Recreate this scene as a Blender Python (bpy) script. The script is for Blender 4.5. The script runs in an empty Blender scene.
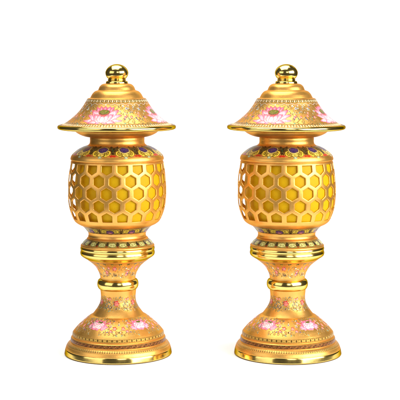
import bpy, math, random
import numpy as np
rng = random.Random(7)
PX = 0.0011            # metres per photograph pixel in the lanterns' plane
D = 1350.0             # camera distance in those pixels
EYE, GROUND = 58.0, 353.1
PI = math.pi
sc = bpy.context.scene
COL = sc.collection

# ------------------------------------------------------------------ materials
def new_mat(name):
    m = bpy.data.materials.new(name); m.use_nodes = True
    nt = m.node_tree
    return m, nt, nt.nodes['Principled BSDF']
def L(*rgb):           # sRGB 0-255 -> linear
    return tuple((c/255/12.92 if c <= 10 else ((c/255+0.055)/1.055)**2.4) for c in rgb)

SATIN = (0.87, 0.465, 0.11)
def satin_mat(name, painted):
    m, nt, b = new_mat(name)
    N, K = nt.nodes, nt.links
    tc = N.new('ShaderNodeTexCoord')
    n1 = N.new('ShaderNodeTexNoise'); n1.inputs['Scale'].default_value = 70; n1.inputs['Detail'].default_value = 8; n1.inputs['Roughness'].default_value = .7
    K.new(tc.outputs['Object'], n1.inputs['Vector'])
    ramp = N.new('ShaderNodeValToRGB')
    ramp.color_ramp.elements[0].position = 0.3; ramp.color_ramp.elements[1].position = 0.7
    ramp.color_ramp.elements[0].color = (SATIN[0]*0.88, SATIN[1]*0.84, SATIN[2]*0.75, 1)
    ramp.color_ramp.elements[1].color = (SATIN[0]*1.05, SATIN[1]*1.07, SATIN[2]*1.20, 1)
    K.new(n1.outputs['Fac'], ramp.inputs['Fac'])
    g = N.new('ShaderNodeTexNoise'); g.inputs['Scale'].default_value = 1500; g.inputs['Detail'].default_value = 2
    K.new(tc.outputs['Object'], g.inputs['Vector'])
    bump = N.new('ShaderNodeBump'); bump.inputs['Strength'].default_value = 0.22; bump.inputs['Distance'].default_value = 0.0004
    K.new(g.outputs['Fac'], bump.inputs['Height'])
    rr = N.new('ShaderNodeMapRange'); rr.inputs['To Min'].default_value = 0.25; rr.inputs['To Max'].default_value = 0.43
    K.new(n1.outputs['Fac'], rr.inputs['Value'])
    if painted:
        at = N.new('ShaderNodeAttribute'); at.attribute_name = 'paint'
        mx = N.new('ShaderNodeMix'); mx.data_type = 'RGBA'
        K.new(at.outputs['Alpha'], mx.inputs[0]); K.new(ramp.outputs['Color'], mx.inputs[6]); K.new(at.outputs['Color'], mx.inputs[7])
        K.new(mx.outputs[2], b.inputs['Base Color'])
        me = N.new('ShaderNodeMapRange'); me.inputs['To Min'].default_value = METAL; me.inputs['To Max'].default_value = 0.0
        K.new(at.outputs['Alpha'], me.inputs['Value']); K.new(me.outputs[0], b.inputs['Metallic'])
        b2 = N.new('ShaderNodeBump'); b2.inputs['Strength'].default_value = 0.35; b2.inputs['Distance'].default_value = 0.0003
        K.new(at.outputs['Alpha'], b2.inputs['Height']); K.new(bump.outputs[0], b2.inputs['Normal'])
        K.new(b2.outputs[0], b.inputs['Normal'])
    else:
        K.new(ramp.outputs['Color'], b.inputs['Base Color']); b.inputs['Metallic'].default_value = METAL
        K.new(bump.outputs[0], b.inputs['Normal'])
    K.new(rr.outputs[0], b.inputs['Roughness'])
    b.inputs['Specular Tint'].default_value = (0.50, 0.27, 0.07, 1)     # gold stays gold towards its edges
    return m
METAL = 0.84
M_PAINT = satin_mat('satin gold with painted enamel', True)
def mirror_mat():
    m, nt, b = new_mat('polished gold')
    N, K = nt.nodes, nt.links
    b.inputs['Base Color'].default_value = (0.88, 0.64, 0.19, 1); b.inputs['Metallic'].default_value = 1
    b.inputs['Specular Tint'].default_value = (0.30, 0.20, 0.06, 1)
    tc = N.new('ShaderNodeTexCoord')
    n1 = N.new('ShaderNodeTexNoise'); n1.inputs['Scale'].default_value = 90; n1.inputs['Detail'].default_value = 4
    K.new(tc.outputs['Object'], n1.inputs['Vector'])
    rr = N.new('ShaderNodeMapRange'); rr.inputs['To Min'].default_value = 0.09; rr.inputs['To Max'].default_value = 0.20
    K.new(n1.outputs['Fac'], rr.inputs['Value']); K.new(rr.outputs[0], b.inputs['Roughness'])
    bump = N.new('ShaderNodeBump'); bump.inputs['Strength'].default_value = 0.04; bump.inputs['Distance'].default_value = 0.001
    K.new(n1.outputs['Fac'], bump.inputs['Height']); K.new(bump.outputs[0], b.inputs['Normal'])
    return m
M_MIRROR = mirror_mat()
def liner_mat():
    m, nt, b = new_mat('amber gauze liner')
    N, K = nt.nodes, nt.links
    tc = N.new('ShaderNodeTexCoord')
    n1 = N.new('ShaderNodeTexNoise'); n1.inputs['Scale'].default_value = 900; n1.inputs['Detail'].default_value = 3
    K.new(tc.outputs['Object'], n1.inputs['Vector'])
    r = N.new('ShaderNodeValToRGB')
    r.color_ramp.elements[0].position = 0.3; r.color_ramp.elements[1].position = 0.72
    r.color_ramp.elements[0].color = (0.88, 0.545, 0.002, 1); r.color_ramp.elements[1].color = (0.95, 0.615, 0.004, 1)
    K.new(n1.outputs['Fac'], r.inputs['Fac']); K.new(r.outputs['Color'], b.inputs['Base Color'])
    b.inputs['Roughness'].default_value = 0.5; b.inputs['Specular IOR Level'].default_value = 0.25
    tr = N.new('ShaderNodeBsdfTranslucent'); K.new(r.outputs['Color'], tr.inputs['Color'])
    mx = N.new('ShaderNodeMixShader'); mx.inputs[0].default_value = 0.42
    K.new(b.outputs[0], mx.inputs[1]); K.new(tr.outputs[0], mx.inputs[2]); K.new(mx.outputs[0], N['Material Output'].inputs['Surface'])
    return m
M_LINER = liner_mat()
def shade_line_mat():
    m, nt, b = new_mat('brown shade line')  # dark reflection along the bottom edge, put into a brown colour
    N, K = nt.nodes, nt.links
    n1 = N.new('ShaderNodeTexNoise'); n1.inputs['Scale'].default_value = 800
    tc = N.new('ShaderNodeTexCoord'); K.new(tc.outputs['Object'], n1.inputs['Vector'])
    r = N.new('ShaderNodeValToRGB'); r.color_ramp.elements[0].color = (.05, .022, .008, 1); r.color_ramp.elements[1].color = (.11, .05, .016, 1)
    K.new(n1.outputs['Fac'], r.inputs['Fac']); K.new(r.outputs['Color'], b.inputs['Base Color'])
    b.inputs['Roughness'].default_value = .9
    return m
M_SHADE_LINE = shade_line_mat()
def paper_mat():
    m, nt, b = new_mat('matt white paper')
    N, K = nt.nodes, nt.links
    tc = N.new('ShaderNodeTexCoord')
    n1 = N.new('ShaderNodeTexNoise'); n1.inputs['Scale'].default_value = 300
    K.new(tc.outputs['Object'], n1.inputs['Vector'])
    r = N.new('ShaderNodeValToRGB')
    r.color_ramp.elements[0].color = (0.90, 0.90, 0.90, 1); r.color_ramp.elements[1].color = (0.94, 0.94, 0.94, 1)
    K.new(n1.outputs['Fac'], r.inputs['Fac']); K.new(r.outputs['Color'], b.inputs['Base Color'])
    b.inputs['Roughness'].default_value = 0.9; b.inputs['Specular IOR Level'].default_value = 0.1
    return m
M_PAPER = paper_mat()

# ------------------------------------------------------------------ profiles
def spline(pts, k=24):
    """Catmull-Rom through the points"""
    p = np.array(pts, float)
    if len(p) < 3: return p
    e = np.vstack([2*p[0]-p[1], p, 2*p[-1]-p[-2]])
    out = []
    t = np.linspace(0, 1, k, endpoint=False)[:, None]
    for i in range(len(p)-1):
        a, b, c, d = e[i:i+4]
        out.append(0.5*((2*b)+(-a+c)*t+(2*a-5*b+4*c-d)*t*t+(-a+3*b-3*c+d)*t**3))
    out.append(p[-1:])
    return np.vstack(out)
def profile(segs, ds):
    q = np.vstack([spline(s) for s in segs])
    d = np.hypot(*np.diff(q, axis=0).T); s = np.concatenate([[0], np.cumsum(d)])
    keep = np.concatenate([[True], d > 1e-6]); q, s = q[keep], s[keep]
    t = np.linspace(0, s[-1], max(3, int(s[-1]/ds)))
    return np.interp(t, s, q[:, 0]), np.interp(t, s, q[:, 1])

def mesh_from(name, V, F, rgba=None, tris=None):
    """V (n,3) array in metres, F (k,4) quads"""
    me = bpy.data.meshes.new(name)
    nt = 0 if tris is None else len(tris)
    me.vertices.add(len(V)); me.vertices.foreach_set('co', np.ascontiguousarray(V, np.float32).ravel())
    idx = F.ravel() if nt == 0 else np.concatenate([F.ravel(), tris.ravel()])
    me.loops.add(len(idx)); me.loops.foreach_set('vertex_index', idx.astype(np.int32))
    starts = np.arange(len(F))*4
    tot = np.full(len(F), 4)
    if nt: starts = np.concatenate([starts, len(F)*4+np.arange(nt)*3]); tot = np.concatenate([tot, np.full(nt, 3)])
    me.polygons.add(len(F)+nt)
    me.polygons.foreach_set('loop_start', starts.astype(np.int32))
    me.polygons.foreach_set('loop_total', tot.astype(np.int32))
    me.polygons.foreach_set('use_smooth', np.ones(len(F)+nt, bool))
    me.update(calc_edges=True); me.validate()
    if rgba is not None:
        at = me.attributes.new('paint', 'FLOAT_COLOR', 'POINT')
        at.data.foreach_set('color', np.ascontiguousarray(rgba, np.float32).ravel())
    return me
def lathe_arrays(R, Y, n):
    th = np.arange(n)*2*PI/n
    X = R[:, None]*np.sin(th); Yv = -R[:, None]*np.cos(th); Z = np.repeat((GROUND-Y)[:, None], n, 1)
    V = np.stack([X, Yv, Z], -1).reshape(-1, 3)*PX
    m = len(R); i = np.arange(m-1)[:, None]; j = np.arange(n); jn = (j+1) % n
    F = np.stack([i*n+j, (i+1)*n+j, (i+1)*n+jn, i*n+jn], -1).reshape(-1, 4)   # y grows downwards: outward faces
    return V, F
def add_obj(name, me, mat, parent, off=(0, 0, 0)):
    o = bpy.data.objects.new(name, me); COL.objects.link(o); me.materials.append(mat)
    o.parent = parent; o.location = off
    return o

# ------------------------------------------------------------------ painter
class Canvas:
    def __init__(s, R, Y, n):
        s.R, s.Y, s.n = R, Y, n
        s.v = EYE+(Y-EYE)*D/(D-R)          # where the row shows on the front of the lantern
        s.th = np.arange(n)*2*PI/n
        s.rgb = np.zeros((len(R), n, 3)); s.a = np.zeros((len(R), n))
        s.Rf = R*D/(D-R)
    def win(s, th0, v0, hu, hv):
        rows = np.nonzero(np.abs(s.v-v0) <= hv)[0]
        if len(rows) == 0: return None
        r = s.Rf[rows]
        k = int(min(s.n/2-1, hu/r.min()/(2*PI)*s.n+2)); c0 = int(round(th0/(2*PI)*s.n))
        cols = np.arange(c0-k, c0+k+1)
        u = (cols*2*PI/s.n-th0)[None, :]*r[:, None]
        v = np.repeat((s.v[rows]-v0)[:, None], len(cols), 1)
        x, y = (cols*2*PI/s.n)[None, :]*40, s.v[rows][:, None]      # the brush wobbles a little
        u = u+.16*np.sin(.9*x+1.3*y+v0)+.10*np.sin(2.3*x-1.1*y+3*th0)
        v = v+.14*np.sin(1.1*x-.8*y+2*th0)+.09*np.sin(.7*x+2.6*y+v0)
        return rows, cols % s.n, u, v
    def put(s, w, m, c):
        if w is None: return
        ix = np.ix_(w[0], w[1]); m = np.clip(m, 0, 1)
        c = np.asarray(c, float)
        s.rgb[ix] = np.where(s.a[ix][..., None] > 1e-3, s.rgb[ix]*(1-m[..., None])+c*m[..., None], np.broadcast_to(c, m.shape+(3,)))
        s.a[ix] = s.a[ix]+(1-s.a[ix])*m
    def band(s, v0, v1, c, alpha=1.0):
        m = aa(np.maximum(v0-s.v, s.v-v1))*alpha
        w = (np.arange(len(s.v)), np.arange(s.n))
        s.put(w, np.repeat(m[:, None], s.n, 1), c)
    def field(s, v0, v1, f, c):
        """f(phase-array theta, q in 0..1 across the band) -> mask"""
        rows = np.nonzero((s.v >= v0-0.3) & (s.v <= v1+0.3))[0]
        if len(rows) == 0: return
        q = ((s.v[rows]-v0)/(v1-v0))[:, None]
        m = f(s.th[None, :], q)*aa(np.maximum(v0-s.v[rows], s.v[rows]-v1))[:, None]
        s.put((rows, np.arange(s.n)), np.broadcast_to(m, (len(rows), s.n)), c)
    def rgba(s):
        g = np.random.default_rng(len(s.v))
        k = g.normal(0, 1, s.a.shape)
        for ax in (0, 1): k = (k+np.roll(k, 1, ax)+np.roll(k, 2, ax)+np.roll(k, 3, ax))/2     # uneven pigment
        s.rgb = np.clip(s.rgb*(1+.07*k)[..., None], 0, 1)**1.3; s.a = np.clip(s.a*(.95+.05*k), 0, 1)
        return np.concatenate([s.rgb, s.a[..., None]], -1).reshape(-1, 4)
def aa(sd, w=0.35): return np.clip(0.5-sd/w, 0, 1)
def ell(u, v, cx, cy, rx, ry, rot=0.0):
    x, y = u-cx, v-cy
    if rot: x, y = x*math.cos(rot)+y*math.sin(rot), -x*math.sin(rot)+y*math.cos(rot)
    return (np.sqrt((x/rx)**2+(y/ry)**2)-1)*min(rx, ry)
def petal(u, v, x0, y0, x1, y1, w, fat=0.8):
    dx, dy = x1-x0, y1-y0; Ln = math.hypot(dx, dy)
    t = ((u-x0)*dx+(v-y0)*dy)/Ln**2; n = ((u-x0)*-dy+(v-y0)*dx)/Ln
    tc = np.clip(t, 0, 1)
    sd = np.abs(n)-w*np.sin(PI*tc**fat)**0.8
    return np.maximum(sd, np.maximum(-t, t-1)*Ln), tc
def stroke(u, v, pts, wd):
    d = np.full(u.shape, 1e9)
    for (ax, ay), (bx, by) in zip(pts[:-1], pts[1:]):
        dx, dy = bx-ax, by-ay; l2 = dx*dx+dy*dy+1e-9
        t = np.clip(((u-ax)*dx+(v-ay)*dy)/l2, 0, 1)
        d = np.minimum(d, np.hypot(u-ax-t*dx, v-ay-t*dy))
    return d-wd/2
def spiral(cx, cy, r, turns, a0, sx=1):
    n = int(10*turns)+4
    return [(cx+sx*r*(1-0.85*i/n)*math.cos(a0+2*PI*turns*i/n), cy+r*(1-0.85*i/n)*math.sin(a0+2*PI*turns*i/n)) for i in range(n+1)]

PINK, PALE, DEEP = np.array(L(236, 116, 160)), np.array(L(253, 230, 234)), np.array(L(204, 62, 116))
WHITE_ = np.array(L(250, 240, 236))
GREEN, DGREEN, OLIVE = L(120, 145, 52), L(48, 66, 44), L(150, 140, 60)
NAVY, PURP = L(48, 40, 120), L(92, 58, 112)
YEL, CREAM, GREY, SLATE = L(236, 200, 60), L(238, 226, 186), L(150, 150, 140), L(66, 72, 86)
RED, BLACK, TEAL, WHITE, BLUE = L(196, 52, 40), L(32, 30, 26), L(120, 176, 160), L(246, 240, 232), L(70, 90, 160)
BROWN = L(112, 62, 40)

def lotus(c, th, v0, s=1.0):
    w = c.win(th, v0, 25*s, 14*s)
    if w is None: return
    u, v = w[2]/s/1.12, w[3]/s
    def pet(x0, y0, x1, y1, wd, base=PALE, tip=PINK, fat=0.8, pw=1.0):
        sd, t = petal(u, v, x0, y0, x1, y1, wd, fat)
        c.put(w, aa(sd-0.3), DEEP)
        k = (t**(pw*1.5))[..., None]
        c.put(w, aa(sd), base*(1-k)+tip*k)
        c.put(w, aa(sd+wd*.45, 1.2)*.5, PALE)                      # pale heart of the petal
        for o in (-.3, .3):                                         # veins
            dx, dy = x1-x0, y1-y0; Ln = math.hypot(dx, dy); n = ((u-x0)*-dy+(v-y0)*dx)/Ln
            c.put(w, aa(np.abs(n-o*wd*np.sin(PI*t))-.06)*(sd < -.2)*.35, DEEP*.5+PINK*.5)
    for x, y in ((-20, 7.6), (20, 7.0)): pet(x*0.05, 6.8, x, y, 2.2, PALE, PINK*0.7+PALE*0.3, 0.7)
    for x, y in ((-14, 9.6), (14, 9.3), (-5, 10.2), (6, 10.2)): pet(0, 6, x, y, 2.0, PALE, PINK, 0.75)
    for x, y in ((-16.5, 1.2), (17.2, .8)): pet(0, 7, x, y, 2.6, PALE, PINK*.85+PALE*.15, 1.0)
    for x, y in ((-8.5, -7.0), (8.5, -7.4), (-4.5, -8.2), (5, -8.2), (0, -8.6)): pet(0, 3, x, y, 2.7, DEEP*0.5+PINK*0.5, PINK*.8+PALE*.2, 1.1)
    for x, y in ((-13, -4.2), (13.4, -4.6)): pet(0, 7, x, y, 3.2, PALE, PINK, 1.05, 1.3)
    c.put(w, aa(ell(u, v, 0, -1.8, 5.8, 3.1)), DEEP*.8)
    c.put(w, aa(ell(u, v, 0, -2.2, 5.2, 2.6)), L(86, 104, 40))
    c.put(w, aa(ell(u, v, 0, -2.6, 4.7, 1.9)), L(132, 146, 62))
    for k in range(7): c.put(w, aa(ell(u, v, -3.4+1.13*k, -2.6+0.5*(k % 2), 0.4, 0.35)), L(84, 100, 40))
    for x, y in ((-9.4, .6), (9.4, .4)): pet(0, 8.4, x, y, 3.5, PALE, PINK, 1.0)
    c.put(w, aa(ell(u, v, 0, 4.2, 4.2, 3.4), .8), DEEP)
    for x, y in ((-5.2, 1.2), (5.4, 1.2)): pet(0, 8.8, x, y, 2.3, PALE, PINK, 1.0, 2.0)
    pet(0, 9, 0, 1.6, 2.3, PALE, PINK, 1.0, 2.2)
def peony(c, th, v0, s=1.0):
    w = c.win(th, v0, 12*s, 8*s)
    if w is None: return
    u, v = w[2]/s, w[3]/s
    ph = np.arctan2(v/0.66, u)
    for sx, x, y, wd in ((-1, 12, 2.2, 1.7), (1, 12, 1.9, 1.7), (-1, 10.6, -2.4, 1.5), (1, 10.6, -2.6, 1.5), (-1, 8, 5.4, 1.5), (1, 8, 5.3, 1.5), (-1, 6, -5.4, 1.5), (1, 6, -5.5, 1.5)):
        sd, t = petal(u, v, sx*3, 0, sx*x, y, wd); c.put(w, aa(sd), PINK*0.9+PALE*0.1); c.put(w, aa(sd+.7, .8)*.5, PALE)
    for r1, r2, k, rx, ry, ph0, col, rim in ((5.6, 3.2, 11, 2.3, 1.7, .1, PINK*.7+PALE*.3, DEEP*.6+PINK*.4), (4.3, 2.5, 9, 2.1, 1.5, .4, PALE, DEEP*.6+PINK*.4), (2.7, 1.6, 7, 1.8, 1.2, .2, WHITE_, PINK), (1.3, .8, 5, 1.4, .9, .6, WHITE, PINK)):
        for i in range(k):                    # one ruffle of petals, the far ones first
            a = ph0+PI*2*((i*2+1)//2 if i % 2 else -i//2)/k-PI/2
            x, y = r1*math.cos(a), r2*math.sin(a)+.2
            c.put(w, aa(ell(u, v, x, y, rx+.28, ry+.28)), rim); c.put(w, aa(ell(u, v, x*.97, y*.97+.1, rx, ry)), col)
            c.put(w, aa(ell(u, v, x*.8, y*.8, rx*.55, ry*.5), .8)*.6, WHITE)
    c.put(w, aa(ell(u, v, 0.8, -2.9, 2.8, 0.9)), L(104, 120, 52))
    for sx in (-1, 1):
        sd, t = petal(u, v, sx*5.5, 2.2, sx*11, 3.6, 1.1); c.put(w, aa(sd)*0.9, PINK*0.5+PALE*0.5)
        sd, t = petal(u, v, sx*6.5, -1.5, sx*10.5, -3.4, 0.9); c.put(w, aa(sd)*0.9, L(196, 112, 90))
def rose(c, th, v0, r=2.4, col=None):
    w = c.win(th, v0, r*2.2, r*1.6)
    if w is None: return
    u, v = w[2], w[3]; col = L(214, 84, 92) if col is None else col
    ph = np.arctan2(v, u); rr = np.hypot(u, v)
    c.put(w, aa(rr-r*(1+.14*np.cos(5*ph))), col)
    c.put(w, aa(stroke(u, v, spiral(0, 0, r*0.72, 1.5, 0.4), 0.42)), L(250, 200, 186))
def leafy(c, th, v0, s=1.0, fl=1, col=SLATE):
    """a curling vine with two spirals, leaves and a few drops"""
    w = c.win(th, v0, 8*s, 5.5*s)
    if w is None: return
    u, v = w[2]/s*fl, w[3]/s
    c.put(w, aa(stroke(u, v, [(-6, 1.6), (-4, 2.6), (-1.5, 2.0), (0.5, 0.2), (3, -1.4), (5.5, -1.0)], 0.62))*0.85, col)
    c.put(w, aa(stroke(u, v, spiral(-4.2, -0.4, 1.9, 1.3, 1.3), 0.55))*0.85, col)
    c.put(w, aa(stroke(u, v, spiral(4.0, 1.4, 1.9, 1.3, -1.5), 0.55))*0.85, col)
    for x0, y0, x1, y1, k in ((-1.5, 2, -1, 4.2, OLIVE), (1, 0, 0.4, -2.8, L(120, 150, 130)), (3, -1.4, 3.2, -3.8, OLIVE), (-4, 2.6, -6, 4, TEAL)):
        sd, t = petal(u, v, x0, y0, x1, y1, 0.6); c.put(w, aa(sd), k)
    c.put(w, aa(ell(u, v, 6.2, -1.2, .6, .6)), BLUE)
def daisy(c, th, v0, r=1.3, col=WHITE, eye=BLUE):
    w = c.win(th, v0, r*2, r*1.6)
    if w is None: return
    u, v = w[2], w[3]; ph = np.arctan2(v, u); rr = np.hypot(u, v)
    c.put(w, aa(rr-r*(.8+.25*np.cos(5*ph))), col); c.put(w, aa(rr-r*.33), eye)
def dot(c, th, v0, r, col):
    w = c.win(th, v0, r*2.5, r*2)
    if w is None: return
    c.put(w, aa(np.hypot(w[2], w[3])-r), col)
def sq(x, duty=0.5): return 1.0*((x % 1.0) < duty)
def soft(x, duty=0.5, e=0.08):
    f = x % 1.0; return np.clip((duty/2-np.abs(f-0.5))/e+0.5, 0, 1)

# ------------------------------------------------------------------ cap
DS, NT = 0.30, 1280
rad = math.radians
R, Y = profile([[(5, 83.3), (11, 83.4), (14.6, 84.2), (17, 86.3), (18.2, 88.8), (18.7, 90)],
                [(19.2, 90.2), (22, 91.3), (24.3, 93.6), (25.8, 96.2), (26.5, 97.6)],
                [(27.2, 97.8), (28.8, 98.2), (29.8, 99.2)],
                [(30, 99.5), (31.4, 102), (33.5, 105.5), (36.2, 109.3), (39.6, 113.1), (43.6, 116.8), (47.8, 120.2), (52, 123.0), (56.2, 125.0)]], DS)
c = Canvas(R, Y, NT)
c.band(99.6, 103.0, L(196, 168, 92), 0.55)
c.field(99.8, 102.8, lambda t, q: soft(t*46/(2*PI), .55)*(np.abs(q-.5) < .38), DGREEN)
c.field(99.8, 102.8, lambda t, q: soft(t*46/(2*PI), .26)*(np.abs(q-.5) < .18), CREAM)
c.field(99.8, 102.8, lambda t, q: soft(t*46/(2*PI)+.5, .20)*(np.abs(q-.5) < .3), WHITE)
c.field(99.4, 99.9, lambda t, q: 0*t+1.0+0*q, SLATE); c.field(102.8, 103.2, lambda t, q: 0*t+1.0+0*q, SLATE)
# cloud collar above the flowers
c.field(103.4, 105.2, lambda t, q: 1.0*(np.abs(q-.5-.4*np.sin(t*28)) < .16), L(190, 196, 190))
for k in range(28): dot(c, (k+.5)*2*PI/28, 105.1, 0.5, (BLUE, RED, WHITE, TEAL)[k % 4])
# edge chain
c.band(124.0, 128.6, L(150, 120, 52), 0.6)
c.field(123.7, 125.0, lambda t, q: 1.0*(np.abs(q-.5-.35*np.sin(t*66)) < .2), L(96, 92, 70))
NB = 116
for k in range(NB): dot(c, k*2*PI/NB, 126.2, 0.95, CREAM)
for k in range(NB): dot(c, (k+.5)*2*PI/NB, 125.6, 0.5, SLATE)
for k in range(4):
    t0 = rad(-19+90*k)
    # blossoms, vines and sprigs in the gap to the right of each lotus
    g = t0+rad(45)
    for dt, vv, r, col, eye in ((-10, 108.5, 1.5, L(196, 206, 214), BLUE), (2, 106.8, 1.2, WHITE, L(60, 60, 110)), (11, 109.5, 1.6, WHITE, L(120, 130, 180)), (-3, 112, 1.4, L(206, 210, 206), YEL),
                                (7, 113.5, 1.2, L(230, 190, 190), RED), (-11, 113.5, 1.1, WHITE, BLUE), (15, 105.8, 1.0, L(190, 200, 190), BLUE), (-16, 106.2, 1.2, WHITE, TEAL), (1, 109.6, .9, WHITE, BLUE), (-6.5, 105.8, .8, WHITE, RED)):
        daisy(c, g+rad(dt), vv, r, col, eye)
    leafy(c, g-rad(11), 120.2, 1.05, 1, L(84, 80, 60)); leafy(c, g+rad(9), 121, 1.1, -1, L(80, 84, 72))
    leafy(c, g, 110.2, .9, 1, L(116, 116, 110)); leafy(c, g+rad(8), 107.6, .7, -1, L(110, 112, 116)); leafy(c, g-rad(9), 110.6, .7, 1, L(110, 112, 104))
    for dt, vv, rr in ((-6, 117, 1.5), (-13, 116.4, 1.2), (4.5, 116.2, 1.3)): rose(c, g+rad(dt), vv, rr, L(212, 84, 96))
    for dt, vv in ((0, 118.2), (13, 117), (-16, 119.2)): dot(c, g+rad(dt), vv, .95, L(52, 58, 96)); dot(c, g+rad(dt), vv, .4, L(140, 160, 200))
    for i in range(34): dot(c, g+rad(rng.uniform(-18, 18)), rng.uniform(105.5, 123.5), rng.uniform(.25, .5), rng.choice([WHITE, CREAM, GREY, L(226, 150, 140), TEAL, OLIVE, BLUE]))
    for sx in (-1, 1):
        leafy(c, t0+sx*rad(21), 107.6, .8, sx, L(104, 104, 98)); daisy(c, t0+sx*rad(24), 111.5, 1.3, L(200, 204, 200), BLUE)
        leafy(c, t0+sx*rad(29), 115, .8, -sx, L(96, 76, 92)); rose(c, t0+sx*rad(30), 117.6, 1.4, L(170, 70, 120))
    lotus(c, t0, 114.4, .95)
V, F = lathe_arrays(R, Y, NT)
cap_me = mesh_from('cap', V, F, c.rgba())
# underside bowl of the cap, joined to the same mesh
def join(me_list):
    Vs, Fs, Cs, off = [], [], [], 0
    for V, F, C in me_list:
        Vs.append(V); Fs.append(F+off); off += len(V)
        Cs.append(np.zeros((len(V), 4)) if C is None else C)
    return np.vstack(Vs), np.vstack(Fs), np.vstack(Cs)
Ru, Yu = profile([[(42.5, 130.2), (41.6, 131.2), (39, 133.2), (35, 135.2), (30.5, 136.5), (26, 136.9), (20, 137)]], .6)
Vu, Fu = lathe_arrays(Ru, Yu, 256)
cap_me = mesh_from('cap', *join([(V, F, c.rgba()), (Vu, Fu, None)]))
Rr, Yr = profile([[(55.9, 124.7), (57.3, 124.5), (58.8, 125.4), (59.3, 126.9), (58.7, 128.5), (56.4, 129.4), (52, 129.8), (47, 130.1), (42, 130.5)]], .4)
rim_me = mesh_from('rim', *lathe_arrays(Rr, Yr, 384))
Rf, Yf = profile([[(0.02, 64.0), (1.6, 64.12), (3.6, 64.5), (6.6, 65.7), (9.6, 68.2), (11.4, 71.7), (11.2, 75.0), (9.9, 77.5), (8.6, 78.9)],
                  [(8.5, 79.1), (9.0, 79.4), (9.2, 79.9), (9.0, 80.4), (8.7, 80.7)],
                  [(8.8, 80.8), (10.1, 81.0), (10.9, 82.0), (11.0, 83.6), (10, 84.2)]], .25)
finial_me = mesh_from('finial', *lathe_arrays(Rf, Yf, 192))

# ------------------------------------------------------------------ body: shoulder, honeycomb, bowl
NB_ = 1140
Rs, Ys = profile([[(26, 136.2), (27.0, 136.6), (27.3, 138.5), (27.2, 140.6), (27.5, 142.8), (28.5, 144.3), (30, 145.2)],
                  [(30.5, 145.4), (34.2, 146.6), (38.8, 149), (43, 152.2), (45.4, 154.8), (46.5, 157.3), (46.6, 158.8), (46.1, 159.7)],
                  [(45.4, 159.9), (45.3, 160.3)], [(45.9, 160.6), (46.2, 161.2)]], DS)
c = Canvas(Rs, Ys, NB_)
c.band(147.6, 157.4, L(160, 118, 52), .6)
n = 11; t00 = rad(-22)
c.band(147.4, 151.8, L(60, 64, 52), .8)
for k in range(n):
    t = t00+k*2*PI/n
    w = c.win(t, 152, 13.5, 8)
    u, v = w[2], w[3]
    for sx in (-1, 1):                       # dark gap with a red drop between two panels
        sd, tt = petal(u, v, sx*11.6, -5.4, sx*11.6, 3.6, 2.3, .75); c.put(w, aa(sd), BLACK)
        sd, tt = petal(u, v, sx*11.6, -4.4, sx*11.6, 1.4, .9, .75); c.put(w, aa(sd), L(60, 88, 66))
    for sx in (-1, 1):                       # yellow ruyi curls
        c.put(w, aa(ell(u, v, sx*6.0, 2.0, 4.1, 3.5)), BLACK); c.put(w, aa(ell(u, v, sx*6.0, 2.0, 3.5, 2.95)), L(240, 212, 92))
        c.put(w, aa(stroke(u, v, spiral(sx*6.0, 2.0, 2.4, 1.6, 2.2, sx), .75)), L(58, 50, 22))
    c.put(w, aa(ell(u, v, 0, 3.5, 3.4, 2.0)), BLACK); c.put(w, aa(ell(u, v, 0, 3.4, 2.9, 1.6)), L(238, 214, 120))
    c.put(w, aa(stroke(u, v, spiral(0, 3.5, 1.2, 1.1, 0), .4)), L(96, 90, 40))
    c.put(w, aa(ell(u, v, 0, -1.4, 6.1, 3.7)), L(60, 60, 40)); c.put(w, aa(ell(u, v, 0, -1.3, 5.6, 3.3)), L(236, 218, 140))
    c.put(w, aa(ell(u, v, 0, -1.6, 5.0, 2.75)), L(30, 26, 70)); c.put(w, aa(ell(u, v, 0, -1.6, 4.6, 2.4)), NAVY); c.put(w, aa(ell(u, v, 0, -2.2, 2.8, .8), .8)*.5, L(84, 78, 156))
    for sx in (-1, 1):
        c.put(w, aa(ell(u, v, sx*11.6, 4.4, 1.9, 1.1)), RED); c.put(w, aa(ell(u, v, sx*8.6, 4.6, 1.0, .8)), L(206, 120, 80))
    c.put(w, aa(ell(u, v, 0, 6.0, 2.0, .9)), TEAL); c.put(w, aa(ell(u, v, 0, 5.9, 1.0, .45)), CREAM)
sh = (*lathe_arrays(Rs, Ys, NB_), c.rgba())
LAT = spline([(46.2, 161.2), (47, 166), (48, 173), (48.8, 182), (49.1, 190), (48.9, 197), (48.2, 204), (46.8, 210.5), (44.9, 215.8), (43.7, 218.2)])
Rb, Yb = profile([[(43.7, 218.2), (42, 220.8), (39.2, 223), (36.4, 224.4)], [(35.2, 224.9), (33.6, 226.2), (31.6, 228.4), (30.3, 230.2)],
                  [(29.6, 230.6), (28.9, 232.2), (28.6, 234), (28.9, 236.2), (26, 236.4)]], DS)
c = Canvas(Rb, Yb, 1000)
c.band(229.6, 234.2, L(158, 140, 66), .85)
n = 9
for k in range(n):
    t = rad(-13)+k*2*PI/n
    w = c.win(t, 231.9, 12, 4); u, v = w[2], w[3]
    for sx in (-1, 1):
        c.put(w, aa(np.maximum(np.abs(u-sx*11)-1.0-.3*v, np.abs(v)-2.4)), BLACK)
        c.put(w, aa(ell(u, v, sx*6.2, .1, 3.3, 2.0)), L(66, 64, 30)); c.put(w, aa(ell(u, v, sx*6.2, .1, 2.8, 1.6)), L(206, 184, 78))
        c.put(w, aa(stroke(u, v, spiral(sx*6.2, .1, 1.3, 1.2, 1, sx), .4)), L(80, 78, 36))
    c.put(w, aa(ell(u, v, 0, .8, 4.3, 2.1)), L(60, 56, 40)); c.put(w, aa(ell(u, v, 0, .9, 3.7, 1.7)), PURP); c.put(w, aa(ell(u, v, 0, 1.6, 2, .6)), L(190, 120, 120))
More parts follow.
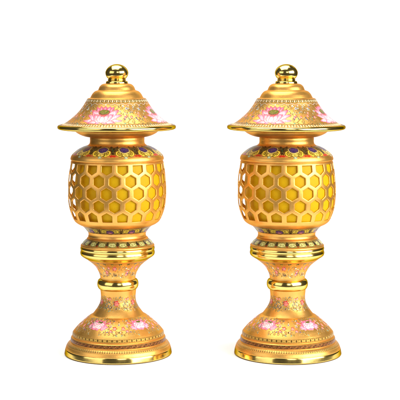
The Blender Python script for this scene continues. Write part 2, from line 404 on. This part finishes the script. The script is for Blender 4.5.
c.field(229.3, 229.8, lambda t, q: 1+0*t+0*q, DGREEN); c.field(234, 234.5, lambda t, q: 1+0*t+0*q, DGREEN)
bw = (*lathe_arrays(Rb, Yb, 1000), c.rgba())

def honeycomb():
    NC, PZ, TH0 = 19, 12.2, rad(-3)
    rows = [165.3, 177.5, 189.7, 201.9, 214.1]
    dth = 2*PI/NC
    hz, W = 6.25, dth/2
    hw = 5.42/49
    n = 6
    quads = []; verts = []; look = {}
    def rad_at(y): return np.interp(y, LAT[:, 1], LAT[:, 0])
    def vid(t, y, d):
        key = (round((t % (2*PI))*20000) % round(2*PI*20000), round(y*500), round(d*100))
        if key in look: return look[key]
        r = rad_at(y)-d
        look[key] = len(verts); verts.append((r*math.sin(t), -r*math.cos(t), GROUND-y)); return look[key]
    def hexa(cy, w, a, b, cut):
        # pointy-top hexagon, clockwise from the top: a = vertex height, b = side height
        p = [(0, cy-a), (w, cy-b), (w, cy+b), (0, cy+a), (-w, cy+b), (-w, cy-b)]
        if cut: p = [(x, min(max(y, cut[0]), cut[1])) for x, y in p]
        return p
    for i, cy in enumerate(rows):
        for k in range(NC):
            t0 = TH0+dth*(k+(0.5 if i % 2 == 0 else 0.0))
            top, bot = i == 0, i == len(rows)-1
            va = PZ/2+PZ/6; vb = PZ/2-PZ/6
            O = hexa(cy, W, va, vb, None)
            hw, hz = 5.42/49*rng.uniform(.975, 1.02), 6.25*rng.uniform(.98, 1.02)
            H = hexa(cy, hw, hz, hz/2, None)
            H = [(x_+rng.uniform(-.0022, .0022), y_+rng.uniform(-.1, .1)) for x_, y_ in H]
            g = 0.42
            E = [(x_+(x_ > .01)*g/49-(x_ < -.01)*g/49, y_+(1 if y_ > cy else -1)*g*(1.15 if abs(y_-cy) > 4.5 else .55)) for x_, y_ in H]
            if top:
                for Pl, yy in ((O, 161.2), (H, 162.4), (E, 162.0)):
                    for q in (0, 1, 5): Pl[q] = (Pl[q][0], yy)
            if bot:
                for Pl, yy in ((O, 218.2), (H, 217.2), (E, 217.6)):
                    for q in (2, 3, 4): Pl[q] = (Pl[q][0], yy)
            def samp(Pl):
                out = []
                for q in range(6):
                    a, b = Pl[q], Pl[(q+1) % 6]
                    for s in range(n): out.append((a[0]+(b[0]-a[0])*s/n, a[1]+(b[1]-a[1])*s/n))
                return out
            o, h, e = samp(O), samp(H), samp(E)
            mid = [((a[0]+b[0])/2, (a[1]+b[1])/2) for a, b in zip(o, e)]
            rings = [[(x, y, 0) for x, y in o], [(x, y, 0) for x, y in mid], [(x, y, 0.0) for x, y in e], [(.4*e_[0]+.6*h_[0], .4*e_[1]+.6*h_[1], .14) for e_, h_ in zip(e, h)],
                     [(x, y, .5) for x, y in h], [(x, y, .95) for x, y in h], [(x, y, .95) for x, y in o]]
            ids = [[vid(t0+x, y, d) for x, y, d in r] for r in rings]
            m = 6*n
            for A, B in zip(ids[:-1], ids[1:]):
                for s in range(m):
                    s2 = (s+1) % m
                    q = (A[s], B[s], B[s2], A[s2])
                    if len(set(q)) == 4: quads.append(q)
    V = np.array(verts)*PX; Fq = np.array(quads)
    return V, Fq
hv, hf = honeycomb()
# make the lattice faces look outwards
a, b_, d_ = hv[hf[:, 0]], hv[hf[:, 1]], hv[hf[:, 3]]
body_me = mesh_from('body', *join([sh, (hv, hf, None), bw]))
Rl, Yl = profile([[(41.6, 161), (42.6, 166), (43.8, 174), (44.6, 182), (44.8, 191), (44.4, 200), (43.2, 208), (41.6, 214), (39.6, 219)]], 1.0)
liner_me = mesh_from('liner', *lathe_arrays(Rl, Yl, 256))

# ------------------------------------------------------------------ pedestal
Rc, Yc = profile([[(27, 236.2), (29.0, 236.4), (30.2, 237.2), (30.9, 238.3)], [(31.0, 238.6), (32.5, 239.7), (34.2, 241.3), (35.4, 243.2)], [(36, 243.5), (36.7, 244.4), (36.8, 245.4), (36, 245.8)]], DS)
c = Canvas(Rc, Yc, 1000)
c.band(242.6, 248.2, L(150, 142, 80), .9)
n = 20
for k in range(n):
    t = rad(-9)+k*2*PI/n
    w = c.win(t, 245.4, 6.2, 3.6); u, v = w[2], w[3]
    for sx in (-1, 1): c.put(w, aa(ell(u, v, sx*5.2, -.6, 1.3, 2.2)), L(44, 58, 48)); c.put(w, aa(ell(u, v, sx*5.2, 1.7, .9, .7)), L(150, 70, 40))
    c.put(w, aa(ell(u, v, 0, .1, 3.9, 2.2)), L(70, 80, 56)); c.put(w, aa(ell(u, v, 0, .1, 3.5, 1.85)), L(214, 214, 150))
    c.put(w, aa(stroke(u, v, spiral(-1.2, .1, 1.1, 1.1, 0), .35)), L(96, 110, 70)); c.put(w, aa(stroke(u, v, spiral(1.4, .1, 1.0, 1.1, 2, -1), .35)), L(110, 110, 60))
c.field(242.3, 242.8, lambda t, q: 1+0*t+0*q, DGREEN); c.field(247.9, 248.3, lambda t, q: 1+0*t+0*q, L(110, 90, 40))
collar_me = mesh_from('collar', *lathe_arrays(Rc, Yc, 1000), c.rgba())
Rg, Yg = profile([[(35.8, 245.7), (36.6, 245.9)], [(36.9, 246.2), (37.15, 247.6), (36.9, 249.0)], [(36.3, 249.3), (36.3, 249.8)],
                  [(36.9, 250.1), (37.3, 252.1), (36.9, 254.0)], [(36.4, 254.7), (35.0, 255.9), (32.4, 257.6)]], .2)
ring_me = mesh_from('ring', *lathe_arrays(Rg, Yg, 384))
Rt, Yt = profile([[(32.6, 257.3), (29.8, 259.4), (26.4, 262.0), (23.2, 265), (20.5, 268.8), (18.7, 272.6), (17.7, 276), (17.6, 279)]], DS)
c = Canvas(Rt, Yt, 900)
c.field(264.0, 264.4, lambda t, q: 1+0*t+0*q, L(120, 96, 40))
for k in range(22):
    w = c.win((k+.3)*2*PI/22, 265.6, 5, 3); u, v = w[2], w[3]
    c.put(w, aa(np.maximum(np.abs(u)-1.7+.9*np.abs(v+1)*1.0, np.abs(v)-1.3)), DGREEN); c.put(w, aa(ell(u, v, 0, -.2, .5, .5)), YEL)
n = 6
for k in range(n):
    t = rad(-8)+k*2*PI/n
    rose(c, t, 269, 2.1, L(204, 74, 82)); rose(c, t+rad(36), 272.4, 1.8, L(200, 66, 88)); rose(c, t-rad(15), 268.4, 1.3, L(212, 96, 96))
    leafy(c, t+rad(19), 268.2, .62, 1, L(84, 80, 66)); leafy(c, t-rad(12), 274.6, .62, -1, L(78, 82, 84)); leafy(c, t+rad(27), 276.2, .5, 1, L(84, 84, 80))
    for dt, vv, col in ((8, 272, L(214, 170, 90)), (22, 274.2, CREAM), (-20, 272.6, L(190, 140, 60)), (2, 275.6, SLATE), (30, 269, WHITE)): daisy(c, t+rad(dt), vv, .95, col, OLIVE)
    leafy(c, t+rad(4), 274.8, .5, -1, L(96, 92, 84)); leafy(c, t-rad(24), 270.4, .55, 1, L(90, 92, 92)); rose(c, t-rad(27), 275, 1.2, L(208, 96, 100))
    for i in range(26): dot(c, t+rad(rng.uniform(-30, 30)), rng.uniform(267, 279), rng.uniform(.25, .45), rng.choice([WHITE, SLATE, TEAL, OLIVE, BLUE]))
stem_me = mesh_from('stem', *lathe_arrays(Rt, Yt, 900), c.rgba())
Rd, Yd = profile([[(17.4, 278.3), (19.0, 278.9), (20.1, 280.5), (20.6, 283.3), (20.2, 286.1), (19.0, 288.1), (17.6, 288.9)]], .25)
bead_me = mesh_from('bead', *lathe_arrays(Rd, Yd, 256))
Ro, Yo = profile([[(18.1, 288.1), (17.7, 291.4), (17.4, 296), (18.0, 301), (20.2, 306), (23.2, 310.4), (25.6, 313.4)],
                  [(26.2, 313.8), (28.6, 315), (32.2, 317.6), (36.4, 321.2), (40.2, 324.8), (43.4, 328.4), (45.0, 330.4)],
                  [(45.5, 331.0), (45.9, 333.6)], [(45.2, 334.0), (45.2, 334.6)], [(46.3, 335.1), (47.1, 336.2), (47.7, 339.4)], [(47.2, 339.8), (47.6, 340.4)],
                  [(48.8, 340.7), (50.0, 341.8), (51.4, 343.8), (52.2, 346.0), (52.4, 347.0)]], DS)
c = Canvas(Ro, Yo, NT)
for k in range(6):                                                 # rose vines round the lower stem
    t = rad(-6)+k*PI/3
    leafy(c, t+rad(30), 309.3, .7, -1, L(88, 88, 84)); rose(c, t-rad(22), 299.2, 1.5, L(206, 84, 90)); leafy(c, t-rad(26), 307.4, .7, 1, L(80, 84, 88))
    rose(c, t, 303.6, 2.8, L(206, 72, 80)); rose(c, t+rad(30), 299.6, 1.3, L(204, 84, 66))
    leafy(c, t+rad(20), 306.6, .85, 1, L(74, 80, 86)); leafy(c, t-rad(20), 303.2, .8, -1, L(74, 78, 86)); leafy(c, t+rad(8), 298.6, .6, 1, L(86, 84, 66))
    for dt, vv, col in ((14, 301.6, CREAM), (-14, 308, SLATE), (27, 304, L(160, 170, 180)), (0, 309.5, SLATE), (-24, 298.4, L(190, 150, 70))): daisy(c, t+rad(dt), vv, .95, col, OLIVE)
    leafy(c, t+rad(26), 301.6, .55, -1, L(90, 92, 92)); leafy(c, t-rad(9), 309.2, .6, 1, L(90, 92, 92))
    for i in range(24): dot(c, t+rad(rng.uniform(-30, 30)), rng.uniform(297, 312), rng.uniform(.25, .5), rng.choice([WHITE, SLATE, TEAL, OLIVE, BLUE, GREY]))
for k in range(5):                                                 # peonies round the foot
    t = rad(-35)+k*rad(72)
    m = t+rad(36)
    for sx in (-1, 1):
        leafy(c, m-sx*rad(17), 322.2, .8, sx, L(100, 92, 78)); leafy(c, m+sx*rad(9), 333.2, .85, sx, L(104, 96, 82)); leafy(c, t+sx*rad(13), 333.6, .7, sx, L(92, 92, 78))
        rose(c, m+sx*rad(6.5), 329.0, 1.9, L(214, 100, 92)); daisy(c, m+sx*rad(13), 326.4, 1.5, L(210, 206, 190), L(200, 120, 90)); leafy(c, m+sx*rad(20), 328.4, .7, -sx, L(84, 88, 88))
    daisy(c, m, 325.2, 1.3, L(206, 196, 176), SLATE); dot(c, m, 332.8, .95, BLACK); dot(c, m, 322.4, .7, L(150, 120, 70))
    for i in range(44): dot(c, m+rad(rng.uniform(-30, 30)), rng.uniform(320.5, 335), rng.uniform(.25, .5), rng.choice([WHITE, CREAM, SLATE, GREY, L(224, 150, 120), OLIVE, TEAL]))
    for sx in (-1, 1): leafy(c, t+sx*rad(6), 320.9, .7, sx, L(96, 96, 84)); rose(c, t+sx*rad(24), 331.6, 1.5, L(204, 84, 84)); rose(c, t+sx*rad(20), 323.4, 1.4, L(206, 96, 70))
    peony(c, t, 326.2, 1.02)
c.band(339.9, 343.0, L(160, 134, 70), .6)
c.field(339.7, 340.1, lambda t, q: 1+0*t+0*q, L(112, 88, 38)); c.field(342.9, 343.3, lambda t, q: 1+0*t+0*q, L(140, 108, 48))
c.field(340.2, 342.8, lambda t, q: soft(t*118/(2*PI), .5)*(np.abs(q-.5) < .42), L(70, 64, 36)); c.field(340.2, 342.8, lambda t, q: soft(t*59/(2*PI)+.25, .2)*(np.abs(q-.5) < .3), L(214, 186, 108))
c.band(345.7, 349.5, L(100, 56, 36), .95)
c.field(346.1, 349.2, lambda t, q: 1.0*(np.abs(q-.5-.33*np.sin(t*54)) < .11), L(150, 96, 64)); c.field(346.1, 349.2, lambda t, q: 1.0*(np.abs(q-.5+.33*np.sin(t*54)) < .10), L(82, 56, 56))
for k in range(54): dot(c, (k+.5)*2*PI/54, 347.6, .45, L(186, 136, 100))
c.field(351.0, 351.3, lambda t, q: 1+0*t+0*q, L(160, 120, 50)); c.field(354.6, 354.9, lambda t, q: 1+0*t+0*q, L(170, 130, 60))
c.field(351.6, 354.3, lambda t, q: soft(t*132/(2*PI), .40)*(np.abs(q-.5) < .45), L(92, 80, 40)); c.field(351.6, 354.3, lambda t, q: soft(t*132/(2*PI), .16)*(np.abs(q-.4) < .2), L(206, 190, 130))
foot_me = mesh_from('foot', *lathe_arrays(Ro, Yo, NT), c.rgba())
Re, Ye = profile([[(52.0, 346.7), (52.5, 347.0)], [(52.7, 347.5), (52.9, 348.1), (53.6, 351.8)], [(53.5, 351.9), (53.3, 352.2), (52.6, 352.3), (44, 352.3)]], .3)
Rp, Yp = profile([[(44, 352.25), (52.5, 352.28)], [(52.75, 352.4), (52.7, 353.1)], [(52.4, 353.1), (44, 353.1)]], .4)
shade_line_me = mesh_from('base_shade_line', *lathe_arrays(Rp, Yp, 256))  # added thin strip, stands in for the dark reflected line under the rim
edge_me = mesh_from('foot_rim', *lathe_arrays(Re, Ye, 512))

# ------------------------------------------------------------------ assemble
def lantern(x, rz):
    root = bpy.data.objects.new('painted_lantern', None); COL.objects.link(root)
    root.location = (x, 0, 0); root.rotation_euler = (0, 0, rz); root.empty_display_size = .05
    o = lambda d: (d*PX, 0, 0)
    cap = add_obj('cap', cap_me, M_PAINT, root, o(-.6)); add_obj('rim', rim_me, M_MIRROR, cap); add_obj('finial', finial_me, M_MIRROR, cap, o(.1))
    body = add_obj('body', body_me, M_PAINT, root, o(-.2)); add_obj('liner', liner_me, M_LINER, body, (2.6*PX, -1.7*PX, 0))
    col = add_obj('collar', collar_me, M_PAINT, root, o(.2)); add_obj('ring', ring_me, M_MIRROR, col)
    st = add_obj('stem', stem_me, M_PAINT, root, o(.5)); add_obj('bead', bead_me, M_MIRROR, st)
    ft = add_obj('foot', foot_me, M_PAINT, root, o(.9)); add_obj('foot_rim', edge_me, M_MIRROR, ft); add_obj('base_shade_line', shade_line_me, M_SHADE_LINE, ft)
    for me in (cap_me, rim_me, finial_me, body_me, liner_me, collar_me, ring_me, stem_me, bead_me, foot_me, edge_me, shade_line_me):
        while len(me.materials) > 1: me.materials.pop()
    return root
XL, XR = (117.4-200)*PX, (286.8-200)*PX
root = lantern(XL, math.atan2(-XL, D*PX))
root['label'] = 'left one of two matching gold honeycomb lanterns with painted lotus cap, standing on white'
root['category'] = 'lantern'; root['group'] = 'pair of gold honeycomb lanterns'
def copy_tree(o, parent=None):
    c_ = o.copy(); COL.objects.link(c_); c_.parent = parent
    for ch in list(o.children): copy_tree(ch, c_)
    return c_
r2 = copy_tree(root)
r2.location = (XR, 0, 0); r2.rotation_euler = (0, 0, math.atan2(-XR, D*PX))
r2['label'] = 'right one of two matching gold honeycomb lanterns with painted lotus cap, standing on white'

# ------------------------------------------------------------------ white paper sweep
def sweep():
    front, back, rr, top = -0.32, 1.15, 0.30, 1.35
    pr = [(front, 0, .52), (-.2, 0, .52), (0, 0, .55), (back-rr, 0, .85)]
    pr += [(back-rr+rr*math.sin(a), rr-rr*math.cos(a), min(1.0, .85+.1*a)) for a in np.linspace(0, PI/2, 24)[1:]]
    pr += [(back, top, 1.0)]
    nx = 13
    V = np.array([(w*k, y, z) for y, z, w in pr for k in np.linspace(-1, 1, nx)])
    Fq = np.array([(i*nx+j, i*nx+j+1, (i+1)*nx+j+1, (i+1)*nx+j) for i in range(len(pr)-1) for j in range(nx-1)])
    o = bpy.data.objects.new('floor', mesh_from('floor', V, Fq)); COL.objects.link(o); o.data.materials.append(M_PAPER)
    o['kind'] = 'structure'; o['label'] = 'seamless white paper floor curving up into a plain white background'
sweep()

# ------------------------------------------------------------------ camera, lamps, world
cam = bpy.data.cameras.new('camera'); co = bpy.data.objects.new('camera', cam); COL.objects.link(co)
co.location = (0, -D*PX, (GROUND-EYE)*PX); co.rotation_euler = (PI/2, 0, 0)
cam.sensor_width = 36; cam.lens = 36*D/400; cam.shift_y = (EYE-200)/400; cam.clip_start = .05; cam.clip_end = 50
sc.camera = co
from mathutils import Vector
def area(name, loc, tgt, sx, sy, power, col=(1, 1, 1)):
    l = bpy.data.lights.new(name, 'AREA'); l.shape = 'RECTANGLE'; l.size = sx; l.size_y = sy; l.energy = power; l.color = col
    o = bpy.data.objects.new(name, l); COL.objects.link(o); o.location = loc
    o.rotation_euler = (Vector(tgt)-Vector(loc)).to_track_quat('-Z', 'Y').to_euler()
area('overhead_softbox', (-.22, .12, 1.5), (-.12, .10, 0), 1.4, 1.2, 26)
area('backdrop_lamp', (0, .25, 1.75), (0, 1.15, .3), 1.4, .3, 4)
area('key_softbox', (1.08, -.76, .64), (0, 0, .18), 1.3, .95, 38, (1, .985, .96))
area('fill_softbox', (-1.08, -.80, .60), (0, 0, .18), 1.1, .95, 5.5)
area('front_strip_softbox', (.26, -1.72, .80), (0, 0, .15), .5, .8, 5)
wd = bpy.data.worlds.new('World'); sc.world = wd; wd.use_nodes = True
bg = wd.node_tree.nodes['Background']; bg.inputs[0].default_value = (1, 1, 1, 1); bg.inputs[1].default_value = .08
vs = sc.view_settings; vs.view_transform = 'Standard'; vs.look = 'None'; vs.gamma = 1; vs.exposure = -.15; vs.use_curve_mapping = False
